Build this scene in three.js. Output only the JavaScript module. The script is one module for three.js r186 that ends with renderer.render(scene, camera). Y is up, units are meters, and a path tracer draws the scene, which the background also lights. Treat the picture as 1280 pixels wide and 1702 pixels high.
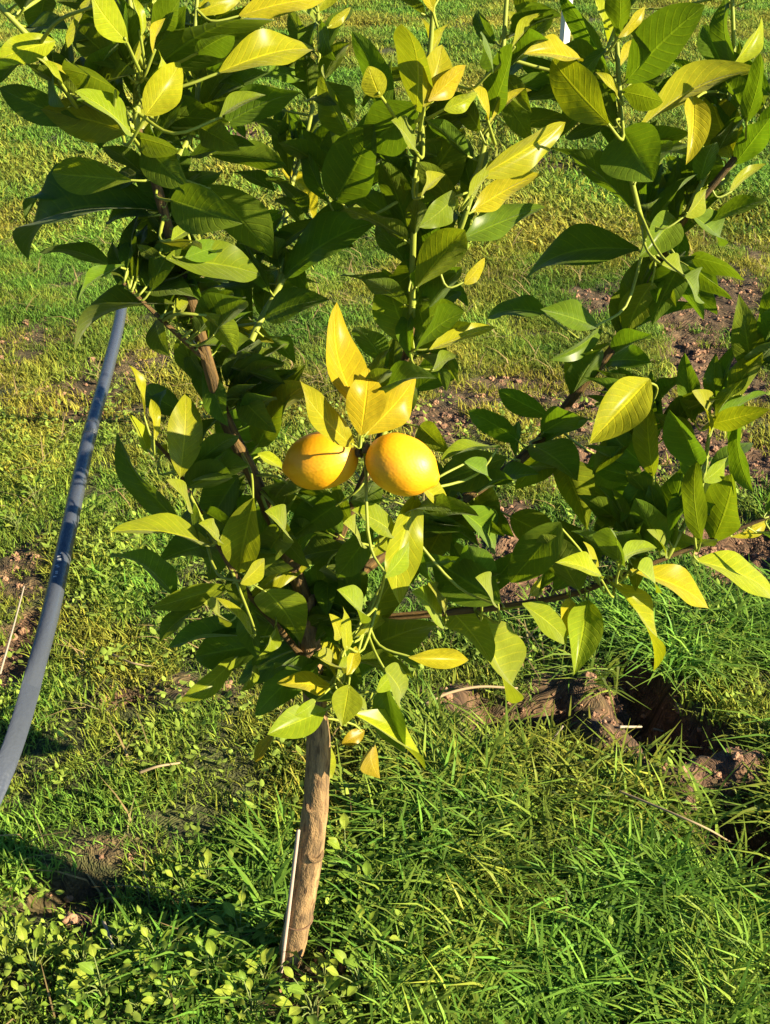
import * as THREE from 'three';
import { Sky } from 'three/addons/objects/Sky.js';
import { mergeGeometries } from 'three/addons/utils/BufferGeometryUtils.js';
import { ImprovedNoise } from 'three/addons/math/ImprovedNoise.js';

// ---------------------------------------------------------------- camera, sky, sun, exposure
const scene = new THREE.Scene();
const W = 1280, H = 1702, FOV = 50, PITCH = 32 * Math.PI / 180, EYE = 1.35;
const camera = new THREE.PerspectiveCamera(FOV, 770 / 1024, 0.05, 600);
camera.position.set(0, EYE, 0);
camera.rotation.set(-PITCH, 0, 0);
const SUN = new THREE.Vector3(0.85, 0.42, 0.32).normalize();
const sky = new Sky();
sky.name = 'sky'; sky.userData.kind = 'structure';
sky.scale.setScalar(400);
sky.material.uniforms.sunPosition.value.copy(SUN);
sky.material.uniforms.turbidity.value = 2.0;
sky.material.uniforms.rayleigh.value = 1.15;
sky.material.uniforms.mieCoefficient.value = 0.004;
if (sky.material.uniforms.cloudCoverage) sky.material.uniforms.cloudCoverage.value = 0;
scene.add(sky);
scene.environmentIntensity = 0.1;
const sun = new THREE.DirectionalLight(new THREE.Color(1.0, 0.86, 0.57), 5);
sun.name = 'sun';
sun.position.copy(SUN).multiplyScalar(20);
sun.castShadow = true;
sun.shadow.mapSize.set(4096, 4096);
Object.assign(sun.shadow.camera, { left: -5, right: 5, top: 6, bottom: -6, near: 1, far: 40 });
scene.add(sun, sun.target);
const renderer = new THREE.WebGLRenderer({ antialias: true });
renderer.toneMapping = THREE.LinearToneMapping;
renderer.toneMappingExposure = 3.1;
renderer.shadowMap.enabled = true;

// ---------------------------------------------------------------- helpers
function rng(seed) { let a = seed >>> 0; return () => { a |= 0; a = a + 0x6D2B79F5 | 0; let t = Math.imul(a ^ a >>> 15, 1 | a); t = t + Math.imul(t ^ t >>> 7, 61 | t) ^ t; return ((t ^ t >>> 14) >>> 0) / 4294967296; }; }
const perlin = new ImprovedNoise();
const nz = (x, y, z = 0) => perlin.noise(x, y, z);
const V = (x, y, z) => new THREE.Vector3(x, y, z);
const clamp = (x, a, b) => Math.min(b, Math.max(a, x));
const sstep = (a, b, x) => { const t = clamp((x - a) / (b - a), 0, 1); return t * t * (3 - 2 * t); };
const FOC = (H / 2) / Math.tan(FOV * Math.PI / 360);
const CF = V(0, -Math.sin(PITCH), -Math.cos(PITCH)), CU = V(0, Math.cos(PITCH), -Math.sin(PITCH)), EYEP = V(0, EYE, 0);
const ray = (u, v) => CF.clone().addScaledVector(V(1, 0, 0), (u - W / 2) / FOC).addScaledVector(CU, -(v - H / 2) / FOC);
const TREE = 0.97;                                                    // distance of the tree's upright plane from the eye
const P = (u, v, off = 0) => { const d = ray(u, v); return EYEP.clone().addScaledVector(d, (TREE - off) / -d.z); };
const G = (u, v, y = 0) => { const d = ray(u, v); return EYEP.clone().addScaledVector(d, (y - EYE) / d.y); };
const camDepth = p => p.clone().sub(EYEP).dot(CF);
const mm = (px, p) => px / FOC * camDepth(p);                         // length in metres of px photo pixels at p
const taken = {};
function numbered(n) { taken[n] = (taken[n] || 0) + 1; return taken[n] === 1 ? n : n + '_' + String(taken[n] - 1).padStart(3, '0'); }
function add(o, name, label, category, group, kind) {
  o.name = numbered(name); o.userData = {};
  if (label) o.userData.label = label;
  if (category) o.userData.category = category;
  if (group) o.userData.group = group;
  if (kind) o.userData.kind = kind;
  o.traverse(m => { if (m.isMesh) { m.castShadow = m.receiveShadow = true; } });
  scene.add(o); return o;
}
function part(parent, name, geo, mat) { const m = new THREE.Mesh(geo, mat); m.name = name; m.castShadow = m.receiveShadow = true; parent.add(m); return m; }
function tex(w, h, fn, srgb = true, rx = 1, ry = 1) {
  const d = new Uint8Array(w * h * 4);
  for (let y = 0; y < h; y++) for (let x = 0; x < w; x++) { const c = fn(x / w, y / h, x, y); const i = (y * w + x) * 4; for (let k = 0; k < 3; k++) d[i + k] = clamp(Math.round((Array.isArray(c) ? c[k] : c) * 255), 0, 255); d[i + 3] = 255; }
  const t = new THREE.DataTexture(d, w, h); t.wrapS = t.wrapT = THREE.RepeatWrapping; t.magFilter = THREE.LinearFilter; t.minFilter = THREE.LinearMipmapLinearFilter; t.generateMipmaps = true;
  if (srgb) t.colorSpace = THREE.SRGBColorSpace; t.repeat.set(rx, ry); t.needsUpdate = true; return t;
}
const lin = (r, g, b) => new THREE.Color().setRGB(r, g, b);
// a tapered tube through points with a radius at each
function tube(pts, radii, seg = 8, per = 6, bump = 0, seed = 0) {
  const curve = new THREE.CatmullRomCurve3(pts, false, 'centripetal');
  const n = Math.max(2, (pts.length - 1) * per), fr = curve.computeFrenetFrames(n, false);
  const pos = [], uv = [], idx = []; let len = 0, last = null;
  for (let i = 0; i <= n; i++) {
    const p = curve.getPoint(i / n); if (last) len += p.distanceTo(last); last = p;
    const k = i / n * (radii.length - 1), k0 = Math.min(radii.length - 2, Math.floor(k)), r0 = radii[k0] + (radii[k0 + 1] - radii[k0]) * (k - k0);
    const t = curve.getTangent(i / n), N = fr.normals[Math.min(i, n)], B = fr.binormals[Math.min(i, n)];
    for (let j = 0; j <= seg; j++) {
      const a = j / seg * Math.PI * 2, ca = Math.cos(a), sa = Math.sin(a);
      const r = r0 * (1 + (bump ? bump * nz(ca * 1.4 + seed, sa * 1.4, len * 22) + bump * .5 * nz(ca * 4, sa * 4 + seed, len * 70) : 0));
      pos.push(p.x + (N.x * ca + B.x * sa) * r, p.y + (N.y * ca + B.y * sa) * r, p.z + (N.z * ca + B.z * sa) * r);
      uv.push(j / seg, len);
    }
  }
  for (let i = 0; i < n; i++) for (let j = 0; j < seg; j++) { const a = i * (seg + 1) + j, b = a + seg + 1; idx.push(a, a + 1, b, b, a + 1, b + 1); }
  const c0 = pos.length / 3; pos.push(pts[0].x, pts[0].y, pts[0].z); uv.push(.5, 0);
  const e = pts[pts.length - 1]; pos.push(e.x, e.y, e.z); uv.push(.5, len);
  for (let j = 0; j < seg; j++) { idx.push(c0, j + 1, j); const o = n * (seg + 1); idx.push(c0 + 1, o + j, o + j + 1); }
  const g = new THREE.BufferGeometry(); g.setAttribute('position', new THREE.Float32BufferAttribute(pos, 3)); g.setAttribute('uv', new THREE.Float32BufferAttribute(uv, 2)); g.setIndex(idx);
  g.computeVertexNormals();
  // weld the normals across the seam
  const nn = g.attributes.normal;
  for (let i = 0; i <= n; i++) { const a = i * (seg + 1), b = a + seg; const v = V(nn.getX(a) + nn.getX(b), nn.getY(a) + nn.getY(b), nn.getZ(a) + nn.getZ(b)).normalize(); nn.setXYZ(a, v.x, v.y, v.z); nn.setXYZ(b, v.x, v.y, v.z); }
  return g;
}

// ---------------------------------------------------------------- ground
// bare, dug patches: [u, v, radius across px, radius down px, depth in metres (+ hole, - mound), bareness]
const patches = [
  [1095, 1190, 125, 95, .12, 1], [1130, 1235, 80, 50, .05, 1], [870, 1195, 110, 60, .11, 1], [1250, 1430, 85, 95, .085, 1], [1040, 1120, 60, 50, .03, 1],
  [1010, 1235, 70, 60, -.035, .8], [1120, 1320, 75, 75, -.035, .9], [1225, 1300, 75, 50, -.035, .9], [760, 1160, 70, 35, -.01, .8], [940, 1150, 110, 35, -.02, .7],
  [1190, 600, 110, 90, .03, .75], [1060, 690, 130, 60, .02, .7], [1190, 760, 120, 70, .02, .8], [1010, 800, 110, 80, .03, 1], [850, 910, 70, 90, -.02, 1], [1250, 920, 150, 70, .05, 1], [880, 980, 120, 60, .01, .8],
  [720, 700, 80, 45, .0, .7], [850, 660, 160, 60, .0, .55], [770, 500, 60, 30, 0, .35], [1010, 500, 90, 40, 0, .6], [1180, 500, 150, 60, 0, .65], [1240, 400, 130, 50, 0, .5], [870, 265, 90, 16, 0, .7],
  [30, 960, 60, 70, .0, .6], [30, 1090, 45, 90, .02, .8], [210, 1180, 65, 26, .03, .9], [130, 660, 110, 60, 0, .55], [250, 610, 110, 40, 0, .5], [60, 570, 120, 40, 0, .4],
  [160, 1540, 50, 45, .02, .9], [90, 1490, 150, 45, .045, .5], [300, 1530, 120, 40, .035, .4], [60, 1650, 90, 35, .015, .3], [570, 1600, 70, 55, .01, .9], [470, 1640, 40, 50, .01, .9], [200, 1420, 90, 26, 0, .5], [340, 1000, 40, 25, 0, .6],
  [410, 215, 90, 22, 0, .9], [430, 170, 60, 12, 0, .8], [1080, 20, 120, 9, 0, .6], [330, 1160, 80, 26, 0, .5],
];
const patchG = patches.map(([u, v, ru, rv, d, b]) => {
  const c = G(u, v), ex = G(u + ru, v), ey = G(u, v - rv), ez = G(u, v + rv);
  return { x: c.x, z: c.z, rx: Math.abs(ex.x - c.x), rz: Math.abs(ey.z - ez.z) / 2, d, b };
});
function patchAt(x, z) {
  let bare = 0, dep = 0;
  const wx = nz(x * 7, z * 7, 3.1) * .5 + nz(x * 19, z * 19, 1.7) * .3, wz = nz(x * 7, z * 7, 9.4) * .5 + nz(x * 19, z * 19, 5.2) * .3;
  for (const p of patchG) {
    const dx = (x - p.x) / p.rx + wx, dz = (z - p.z) / p.rz + wz, q = dx * dx + dz * dz;
    if (q > 3) continue;
    const f = 1 - sstep(.55, 1.2, Math.sqrt(q));
    bare = Math.max(bare, f * p.b); dep += -p.d * (1 - sstep(.1, 1.25, Math.sqrt(q)));
  }
  return [bare, dep];
}
function heightAt(x, z) {
  const [bare, dep] = patchAt(x, z);
  let y = dep + nz(x * 1.1, z * 1.1, 2) * .035 + nz(x * 3.3, z * 3.3, 5) * .018;
  y += bare * (nz(x * 14, z * 14, 8) * .014 + nz(x * 34, z * 34, 4) * .015 + Math.abs(nz(x * 47, z * 47, 6)) * .012);
  y += nz(x * 25, z * 25, 11) * .004;
  const dt = Math.hypot(x + .137, z + .955); y *= sstep(.02, .14, dt);       // level where the trunk stands
  const far = Math.hypot(x, z); return far > 20 ? y * Math.max(0, 1 - (far - 20) / 20) : y;
}
{
  const axis = (a, b, s, grow, end0, end1) => { const o = []; for (let x = a; x <= b + 1e-9; x += s) o.push(x); let st = s, x = b; while (x < end1) { st *= grow; x += st; o.push(Math.min(x, end1)); } st = s; x = a; const l = []; while (x > end0) { st *= grow; x -= st; l.unshift(Math.max(x, end0)); } return l.concat(o); };
  const xs = axis(-1.3, 1.5, .0095, 1.045, -300, 300), zs = axis(-2.6, -.45, .0095, 1.03, -300, 120).sort((a, b) => a - b);
  const pos = [], uv = [], col = [], idx = [];
  const run = new Float64Array(xs.length), before = new Float64Array(xs.length);   // uv follows the surface, so that grain keeps its size on slopes
  for (let j = 0; j < zs.length; j++) for (let i = 0, along = 0, lastY = 0; i < xs.length; i++) {
    const x = xs[i], z = zs[j], y = heightAt(x, z), [b] = patchAt(x, z);
    along = i ? along + Math.hypot(x - xs[i - 1], y - lastY) : 0; lastY = y;
    if (j) run[i] += Math.hypot(z - zs[j - 1], y - before[i]); before[i] = y;
    pos.push(x, y, z); uv.push(along, run[i]);
    const n = .5 + .5 * nz(x * 9, z * 9, 1), m = .5 + .5 * nz(x * 41, z * 41, 7);
    const soil = [.20 + .13 * n - .07 * m, .112 + .07 * n - .04 * m, .062 + .04 * n - .024 * m], turf = [.07 + .06 * n, .085 + .055 * n, .022 + .014 * n];
    const k = clamp(b * 1.3 - .1 + (m - .5) * .5, 0, 1);
    col.push(...soil.map((c, i) => turf[i] + (c - turf[i]) * k));
  }
  const nx = xs.length;
  for (let j = 0; j < zs.length - 1; j++) for (let i = 0; i < nx - 1; i++) { const a = j * nx + i; idx.push(a, a + nx, a + 1, a + 1, a + nx, a + nx + 1); }
  const g = new THREE.BufferGeometry(); g.setAttribute('position', new THREE.Float32BufferAttribute(pos, 3)); g.setAttribute('uv', new THREE.Float32BufferAttribute(uv, 2)); g.setAttribute('color', new THREE.Float32BufferAttribute(col, 3)); g.setIndex(idx); g.computeVertexNormals();
  const grain = tex(512, 512, (x, y) => { let s = 0; for (const [f, a] of [[8, .3], [24, .3], [64, .3], [128, .25]]) s += a * nz(Math.cos(x * 6.2832) * f / 6.28, Math.sin(x * 6.2832) * f / 6.28 + y * f, f); return .72 + s * .75; }, true, 3, 3);
  const gb = tex(512, 512, (x, y) => { let s = .5; for (const [f, a] of [[16, .3], [48, .3], [110, .3]]) s += a * nz(Math.cos(x * 6.2832) * f / 6.28, Math.sin(x * 6.2832) * f / 6.28 + y * f, f + 3); return s; }, false, 3, 3);
  const ground = new THREE.Mesh(g, new THREE.MeshStandardMaterial({ vertexColors: true, map: grain, bumpMap: gb, bumpScale: .006, roughness: .97, metalness: 0 }));
  ground.receiveShadow = true; ground.castShadow = true;
  add(ground, 'ground', null, null, null, 'structure');
}

// ---------------------------------------------------------------- grass, ground cover and soil crumbs (uncountable)
const R0 = rng(11);
function blade(rand, len, wid, lean, seg = 3) {
  const az = rand() * 6.2832, dx = Math.cos(az), dz = Math.sin(az), tw = az + (rand() - .5) * 1.6 + 1.57, wx = Math.cos(tw), wz = Math.sin(tw), pos = [], idx = [], uv = [];
  for (let i = 0; i <= seg; i++) {
    const s = i / seg, b = lean * s * s * len, y = len * (s - .45 * lean * s * s), w = wid * (i === seg ? .06 : (1 - .55 * s)) / 2;
    for (const k of [-1, 1]) { pos.push(dx * b + wx * w * k, y, dz * b + wz * w * k); uv.push((k + 1) / 2, s); }
    if (i < seg) { const a = i * 2; idx.push(a, a + 1, a + 2, a + 2, a + 1, a + 3); }
  }
  const g = new THREE.BufferGeometry(); g.setAttribute('position', new THREE.Float32BufferAttribute(pos, 3)); g.setAttribute('uv', new THREE.Float32BufferAttribute(uv, 2)); g.setIndex(idx); g.computeVertexNormals(); return g;
}
function tuft(seed, n, spread, l0, l1, wid, lean0, lean1) {
  const r = rng(seed), gs = [];
  for (let i = 0; i < n; i++) { const g = blade(r, l0 + r() * (l1 - l0), wid * (.7 + .6 * r()), lean0 + r() * (lean1 - lean0)); const a = r() * 6.28, d = Math.sqrt(r()) * spread; g.translate(Math.cos(a) * d, -.004, Math.sin(a) * d); 
    const c = .78 + .44 * r(), y = r(); const cols = new Float32Array(g.attributes.position.count * 3); for (let k = 0; k < cols.length; k += 3) { cols[k] = c * (1 + .25 * (y - .5)); cols[k + 1] = c; cols[k + 2] = c; } g.setAttribute('color', new THREE.BufferAttribute(cols, 3)); gs.push(g); }
  return mergeGeometries(gs);
}
const grassMat = new THREE.MeshPhysicalMaterial({ color: 0xffffff, vertexColors: true, roughness: 1, specularIntensity: .2, transmission: .3, thickness: 0, clearcoat: .07, clearcoatRoughness: .35, side: THREE.DoubleSide });
function scatter(name, label, geos, mat, places) {
  const lists = geos.map(() => []);
  places.forEach((p, i) => lists[i % geos.length].push(p));
  const q = new THREE.Quaternion(), s = V(1, 1, 1), m = new THREE.Matrix4(), up = V(0, 1, 0);
  geos.forEach((g, k) => {
    const L = lists[k]; if (!L.length) return;
    const im = new THREE.InstancedMesh(g, mat, L.length);
    L.forEach((p, i) => { q.setFromAxisAngle(up, p.a); if (p.tilt) q.premultiply(new THREE.Quaternion().setFromAxisAngle(V(Math.cos(p.ta), 0, Math.sin(p.ta)), p.tilt)); s.setScalar(p.s); if (p.sy) s.y = p.s * p.sy; m.compose(V(p.x, p.y, p.z), q, s); im.setMatrixAt(i, m); im.setColorAt(i, p.c); });
    add(im, name, label, 'grass', null, 'stuff');
  });
}
const inView = (x, z, m = .6) => { const d = -z * Math.cos(PITCH) + EYE * Math.sin(PITCH); return Math.abs(x) < d * (W / 2 / FOC) + m && z < -.5; };
function screen(x, y, z) { const p = V(x, y, z).sub(EYEP), d = p.dot(CF); return [W / 2 + p.x / d * FOC, H / 2 - p.dot(CU) / d * FOC]; }
{
  const shortG = [0, 1, 2, 3].map(k => tuft(100 + k, 50, .05, .014, .045, .0036, .25, 1.0));
  const longG = [0, 1, 2, 3].map(k => tuft(200 + k, 44, .045, .03, .098, .0052, .4, 1.4));
  const farG = [0, 1, 2].map(k => tuft(300 + k, 90, .14, .016, .06, .009, .3, 1.1));
  const shortP = [], longP = [], farP = [], dryP = [];
  const tint = (x, z, r, fresh) => {
    const yel = clamp(.42 + 1.0 * nz(x * 1.3, z * 1.3, 21) + .7 * nz(x * 5, z * 5, 3) + (r() - .5) * .5 - fresh, 0, 1), b = (.72 + .5 * r()) * (1 + .45 * nz(x * 2.3, z * 2.3, 31));
    return lin((.14 + .21 * yel) * b, (.275 + .05 * yel) * b, (.032 + .012 * yel) * b);
  };
  for (let i = 0; i < 27000; i++) {
    const z = -.52 - 3.8 * Math.pow(R0(), .8), x = (R0() - .5) * 5;
    if (!inView(x, z)) continue;
    const [b] = patchAt(x, z), [u, v] = screen(x, 0, z);
    if (R0() < b * 1.6 - .05) continue;
    const n = .5 + .5 * nz(x * 5, z * 5, 14);
    const lush = sstep(1190, 1330, v) * sstep(560, 700, u) * (1 - .4 * sstep(1230, 1300, u)) + sstep(980, 1020, v) * sstep(900, 1000, u) * (1 - sstep(1100, 1150, v)) * .9 + sstep(1370, 1420, v) * sstep(280, 330, u) * (1 - sstep(480, 520, u)) * .6;
    if (R0() < lush * .62) longP.push({ x, y: heightAt(x, z), z, a: R0() * 6.28, s: .8 + .5 * R0(), c: tint(x, z, R0, .2) });
    else if (R0() < .55 + .6 * n) shortP.push({ x, y: heightAt(x, z), z, a: R0() * 6.28, s: .45 + 1.3 * R0() * n * n + .35 * n, c: tint(x, z, R0, -.02 + .3 * lush) });
    if (R0() < .035) dryP.push({ x, y: heightAt(x, z), z, a: R0() * 6.28, s: .8 + R0() * .7, c: lin(.27, .21, .09) });
  }
  for (let i = 0; i < 21000; i++) {
    const t = R0(), z = -4.1 - 10 * Math.pow(t, 1.25), x = (R0() - .5) * 18;
    if (!inView(x, z, 2.2)) continue;
    const [b] = patchAt(x, z); if (R0() < b) continue;
    farP.push({ x, y: heightAt(x, z), z, a: R0() * 6.28, s: .35 + 1.1 * R0() * (.5 + .5 * nz(x * 2.1, z * 2.1, 14)) + .3, c: tint(x, z, R0, 0) });
  }
  scatter('short_grass', 'short yellow green turf covering the orchard floor', shortG, grassMat, shortP);
  scatter('long_grass', 'long fresh green grass blades right of the tree trunk', longG, grassMat, longP);
  scatter('distant_grass', 'distant sunlit lawn behind the lemon tree', farG, grassMat, farP);
  const dryG = [0, 1].map(k => tuft(400 + k, 5, .03, .04, .1, .003, .9, 1.5));
  scatter('dry_grass', 'straw coloured dry blades scattered through the turf', dryG, grassMat, dryP);
  // soil crumbs
  const crumbs = [0, 1, 2].map(k => { const g = new THREE.IcosahedronGeometry(.008, 3), p = g.attributes.position, r = rng(50 + k); for (let i = 0; i < p.count; i++) { const x = p.getX(i), y = p.getY(i), z = p.getZ(i), f = 1 + .6 * nz(x * 150 + k * 5, y * 150, z * 150) + .3 * nz(x * 420, y * 420 + k, z * 420); p.setXYZ(i, x * f, y * f * .75, z * f); } g.computeVertexNormals(); return g; });
  const cp = [];
  for (let i = 0; i < 60000 && cp.length < 12000; i++) {
    const z = -.6 - 3.2 * R0(), x = (R0() - .5) * 4; if (!inView(x, z)) continue;
    const [b] = patchAt(x, z); if (R0() > b * .8 - .1) continue;
    const k = .7 + .7 * R0();
    cp.push({ x, y: heightAt(x, z) + .001, z, a: R0() * 6.28, s: .14 + 1.2 * Math.pow(R0(), 7) + .25 * R0() * R0(), c: lin(.27 * k, .15 * k, .088 * k) });
  }
  scatter('soil_crumbs', 'reddish brown soil crumbs on the bare dug patches', crumbs, new THREE.MeshStandardMaterial({ roughness: 1 }), cp);
  // low clover-like ground cover
  const cover = [0, 1, 2].map(k => { const r = rng(70 + k), gs = []; for (let i = 0; i < 9; i++) { const g = leafGeometry(.009 + .007 * r(), .006 + .004 * r(), .3, .06, .03, i, 0, 6, 2); g.rotateX(1.1 + (r() - .5) * 1.2); g.rotateY(r() * 6.28); g.translate((r() - .5) * .05, .01 + .022 * r(), (r() - .5) * .05); gs.push(g); } const m = mergeGeometries(gs); const cols = new Float32Array(m.attributes.position.count * 3).fill(1); m.setAttribute('color', new THREE.BufferAttribute(cols, 3)); return m; });
  const kp = [];
  for (let i = 0; i < 9000; i++) {
    const z = -.55 - 2.2 * R0(), x = (R0() - .5) * 2.6; if (!inView(x, z)) continue;
    const [b] = patchAt(x, z); if (R0() < b) continue; const [u, v] = screen(x, 0, z);
    if (R0() > .10 + .22 * sstep(1420, 1560, v) * (1 - sstep(620, 760, u)) + .35 * Math.max(0, nz(x * 2.5, z * 2.5, 40))) continue;
    const k = .75 + .5 * R0(); kp.push({ x, y: heightAt(x, z) + .004, z, a: R0() * 6.28, s: .7 + .6 * R0(), c: lin(.25 * k, .34 * k, .05 * k) });
  }
  scatter('ground_cover', 'tiny round leaved ground cover between the grass', cover, grassMat, kp);
}

// ---------------------------------------------------------------- the lemon tree
const tree = new THREE.Group();
const barkMap = tex(256, 512, (x, y) => { const a = x * 6.2832, s = .4 * nz(Math.cos(a) * 2, Math.sin(a) * 2, y * 6) + .2 * nz(Math.cos(a) * 7, Math.sin(a) * 7, y * 14) + .18 * nz(Math.cos(a) * 14, Math.sin(a) * 14, y * 9) + .15 * nz(Math.cos(a) * 30, Math.sin(a) * 30, y * 60); const k = .60 + s * .5, st = sstep(.26, .5, nz(Math.cos(a) * 4 + 9, Math.sin(a) * 4, y * 9)); return [k * 1.05 * (1 - .28 * st), (k * .8) * (1 - .32 * st), (k * .5) * (1 - .34 * st)]; }, true, 1, 4);
const barkBump = tex(256, 512, (x, y) => { const a = x * 6.2832; return .5 + .4 * nz(Math.cos(a) * 3, Math.sin(a) * 3, y * 22) + .3 * nz(Math.cos(a) * 9, Math.sin(a) * 9, y * 70) + .2 * nz(Math.cos(a) * 22, Math.sin(a) * 22, y * 130); }, false, 1, 4);
const trunkMat = new THREE.MeshStandardMaterial({ map: barkMap, bumpMap: barkBump, bumpScale: .0014, roughness: .9, color: lin(.70, .77, .90) });
const branchMat = new THREE.MeshStandardMaterial({ map: barkMap, bumpMap: barkBump, bumpScale: .001, roughness: .8, color: lin(.3, .31, .19) });
const twigMat = new THREE.MeshPhysicalMaterial({ color: lin(.24, .28, .03), roughness: .6 });
const path = a => a.map(([u, v, o]) => P(u, v, o || 0));
const trunkPts = path([[462, 1680], [474, 1622], [495, 1530], [513, 1430], [524, 1340], [529, 1240], [522, 1150], [514, 1060], [510, 985]]);
trunkPts[0].y = -.06; trunkPts[0].x = trunkPts[1].x - .006; trunkPts[0].z = trunkPts[1].z + .004;
part(tree, 'trunk', tube(trunkPts, [.0235, .0192, .018, .0178, .016, .0146, .0135, .0125, .010], 20, 12, .09, 3), trunkMat);
for (const [u, v, r, sq] of [[524, 1419, .0085, .8], [518, 1341, .006, .6], [500, 1490, .0045, .5]]) {   // pruning knots
  const p = P(u, v), s = p.clone().sub(EYEP).normalize(); p.addScaledVector(s, -.0222);
  const g = new THREE.TorusGeometry(r, r * .42, 8, 16); const k = part(tree, 'knot', g, trunkMat); k.position.copy(p).addScaledVector(s, .004); k.lookAt(EYEP); k.rotateY(.35);
}
// branches: [points (u, v, offset toward the viewer in metres), start radius mm, end radius mm, green?]
const BR = [
  ['left', [[512, 1010, 0], [470, 900, .02], [420, 790, .04], [372, 690, .05], [345, 600, .06], [318, 500, .06], [285, 400, .07], [255, 290, .08], [228, 215, .08]], 8.5, 3.6],
  ['left', [[228, 215, .08], [226, 120, .07], [216, 0, .06], [212, -80, .05]], 3.4, 1.8, 1],
  ['left', [[228, 215, .08], [160, 185, .09], [105, 145, .10], [55, 70, .10], [-5, 5, .10], [-60, -60, .1]], 3.2, 1.8, 1],
  ['left', [[240, 250, .08], [252, 120, .03], [256, 0, .02], [258, -80, .02]], 3, 1.7, 1],
  ['left', [[262, 310, .075], [318, 220, .02], [329, 150, .0], [324, 60, -.01], [330, -30, -.02]], 3, 1.6, 1],
  ['left', [[345, 600, .06], [300, 560, .08], [262, 525, .09], [205, 470, .1]], 3, 1.6],
  ['mid', [[512, 1010, 0], [560, 900, -.02], [620, 760, -.03], [662, 640, -.03], [685, 540, 0]], 7, 3.4],
  ['mid', [[685, 540, 0], [686, 440, .01], [692, 300, .02], [703, 180, .03], [717, 60, .03], [722, -60, .03]], 3.4, 1.8, 1],
  ['mid', [[688, 470, .0], [750, 410, .02], [785, 320, .03], [812, 210, .02], [834, 100, .0], [842, 0, -.01], [848, -70, -.01]], 3, 1.7, 1],
  ['back', [[372, 690, .03], [420, 560, .0], [465, 475, -.03], [515, 385, -.05], [556, 338, -.05], [590, 280, -.05]], 4, 1.8, 1],
  ['back', [[465, 475, -.03], [480, 330, -.09], [512, 215, -.12], [530, 100, -.13], [526, -20, -.13]], 3, 1.5, 1],
  ['right', [[514, 1015, 0], [640, 920, -.05], [770, 830, -.08], [880, 750, -.1], [960, 650, -.1], [1040, 550, -.1], [1092, 450, -.1], [1130, 375, -.1], [1200, 290, -.1], [1275, 190, -.1], [1330, 100, -.1]], 7.5, 2.6],
  ['right', [[1092, 450, -.1], [1062, 350, -.06], [1036, 225, -.04], [1026, 80, -.04], [1020, -40, -.04]], 3.2, 1.8, 1],
  ['right', [[1130, 375, -.1], [1195, 240, -.12], [1218, 110, -.13], [1216, -30, -.13]], 3, 1.7, 1],
  ['low', [[516, 1050, 0], [620, 1030, 0], [740, 1018, 0], [860, 1005, -.01], [960, 985, -.01], [1020, 962, -.01], [1100, 930, -.015], [1200, 890, -.02], [1300, 850, -.02]], 5.5, 2],
  ['low', [[1110, 927, -.015], [1165, 810, -.03], [1185, 705, -.04], [1245, 620, -.05], [1290, 540, -.06]], 2.8, 1.6, 1],
  ['low', [[1050, 950, -.01], [1082, 860, -.04], [1088, 760, -.05], [1080, 680, -.05]], 2.2, 1.4, 1],
  ['front', [[518, 1110, 0], [460, 1040, .03], [400, 970, .05], [362, 905, .06], [315, 820, .07], [285, 765, .08], [252, 728, .08]], 4.2, 1.6],
  ['front', [[522, 1165, .005], [558, 1125, .04], [574, 1070, .05], [600, 1035, .05], [640, 960, .05]], 3.4, 1.6, 1],
  ['front', [[524, 1190, .005], [575, 1160, .03], [625, 1150, .03], [655, 1170, .03]], 2.6, 1.5, 1],
  ['fruit', [[640, 715, -.03], [622, 780, .02], [606, 752, .09], [598, 705, .10], [600, 655, .10]], 3.2, 1.8, 1],
  ['front', [[560, 900, -.02], [600, 905, .03], [650, 880, .05], [690, 818, .06]], 2.8, 1.6, 1],
];
const samples = [];
for (const [zone, pts, a, b, green] of BR) {
  const pp = path(pts), n = pp.length, radii = pp.map((_, i) => (a + (b - a) * Math.pow(i / (n - 1), .8)) / 1000);
  part(tree, green ? 'twig' : 'branch', tube(pp, radii, green ? 7 : 10, 6, green ? .03 : .07, pts[0][0]), green ? twigMat : branchMat);
  const c = new THREE.CatmullRomCurve3(pp, false, 'centripetal'); for (let i = 0; i <= 40; i++) samples.push({ p: c.getPoint(i / 40), zone });
}
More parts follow.
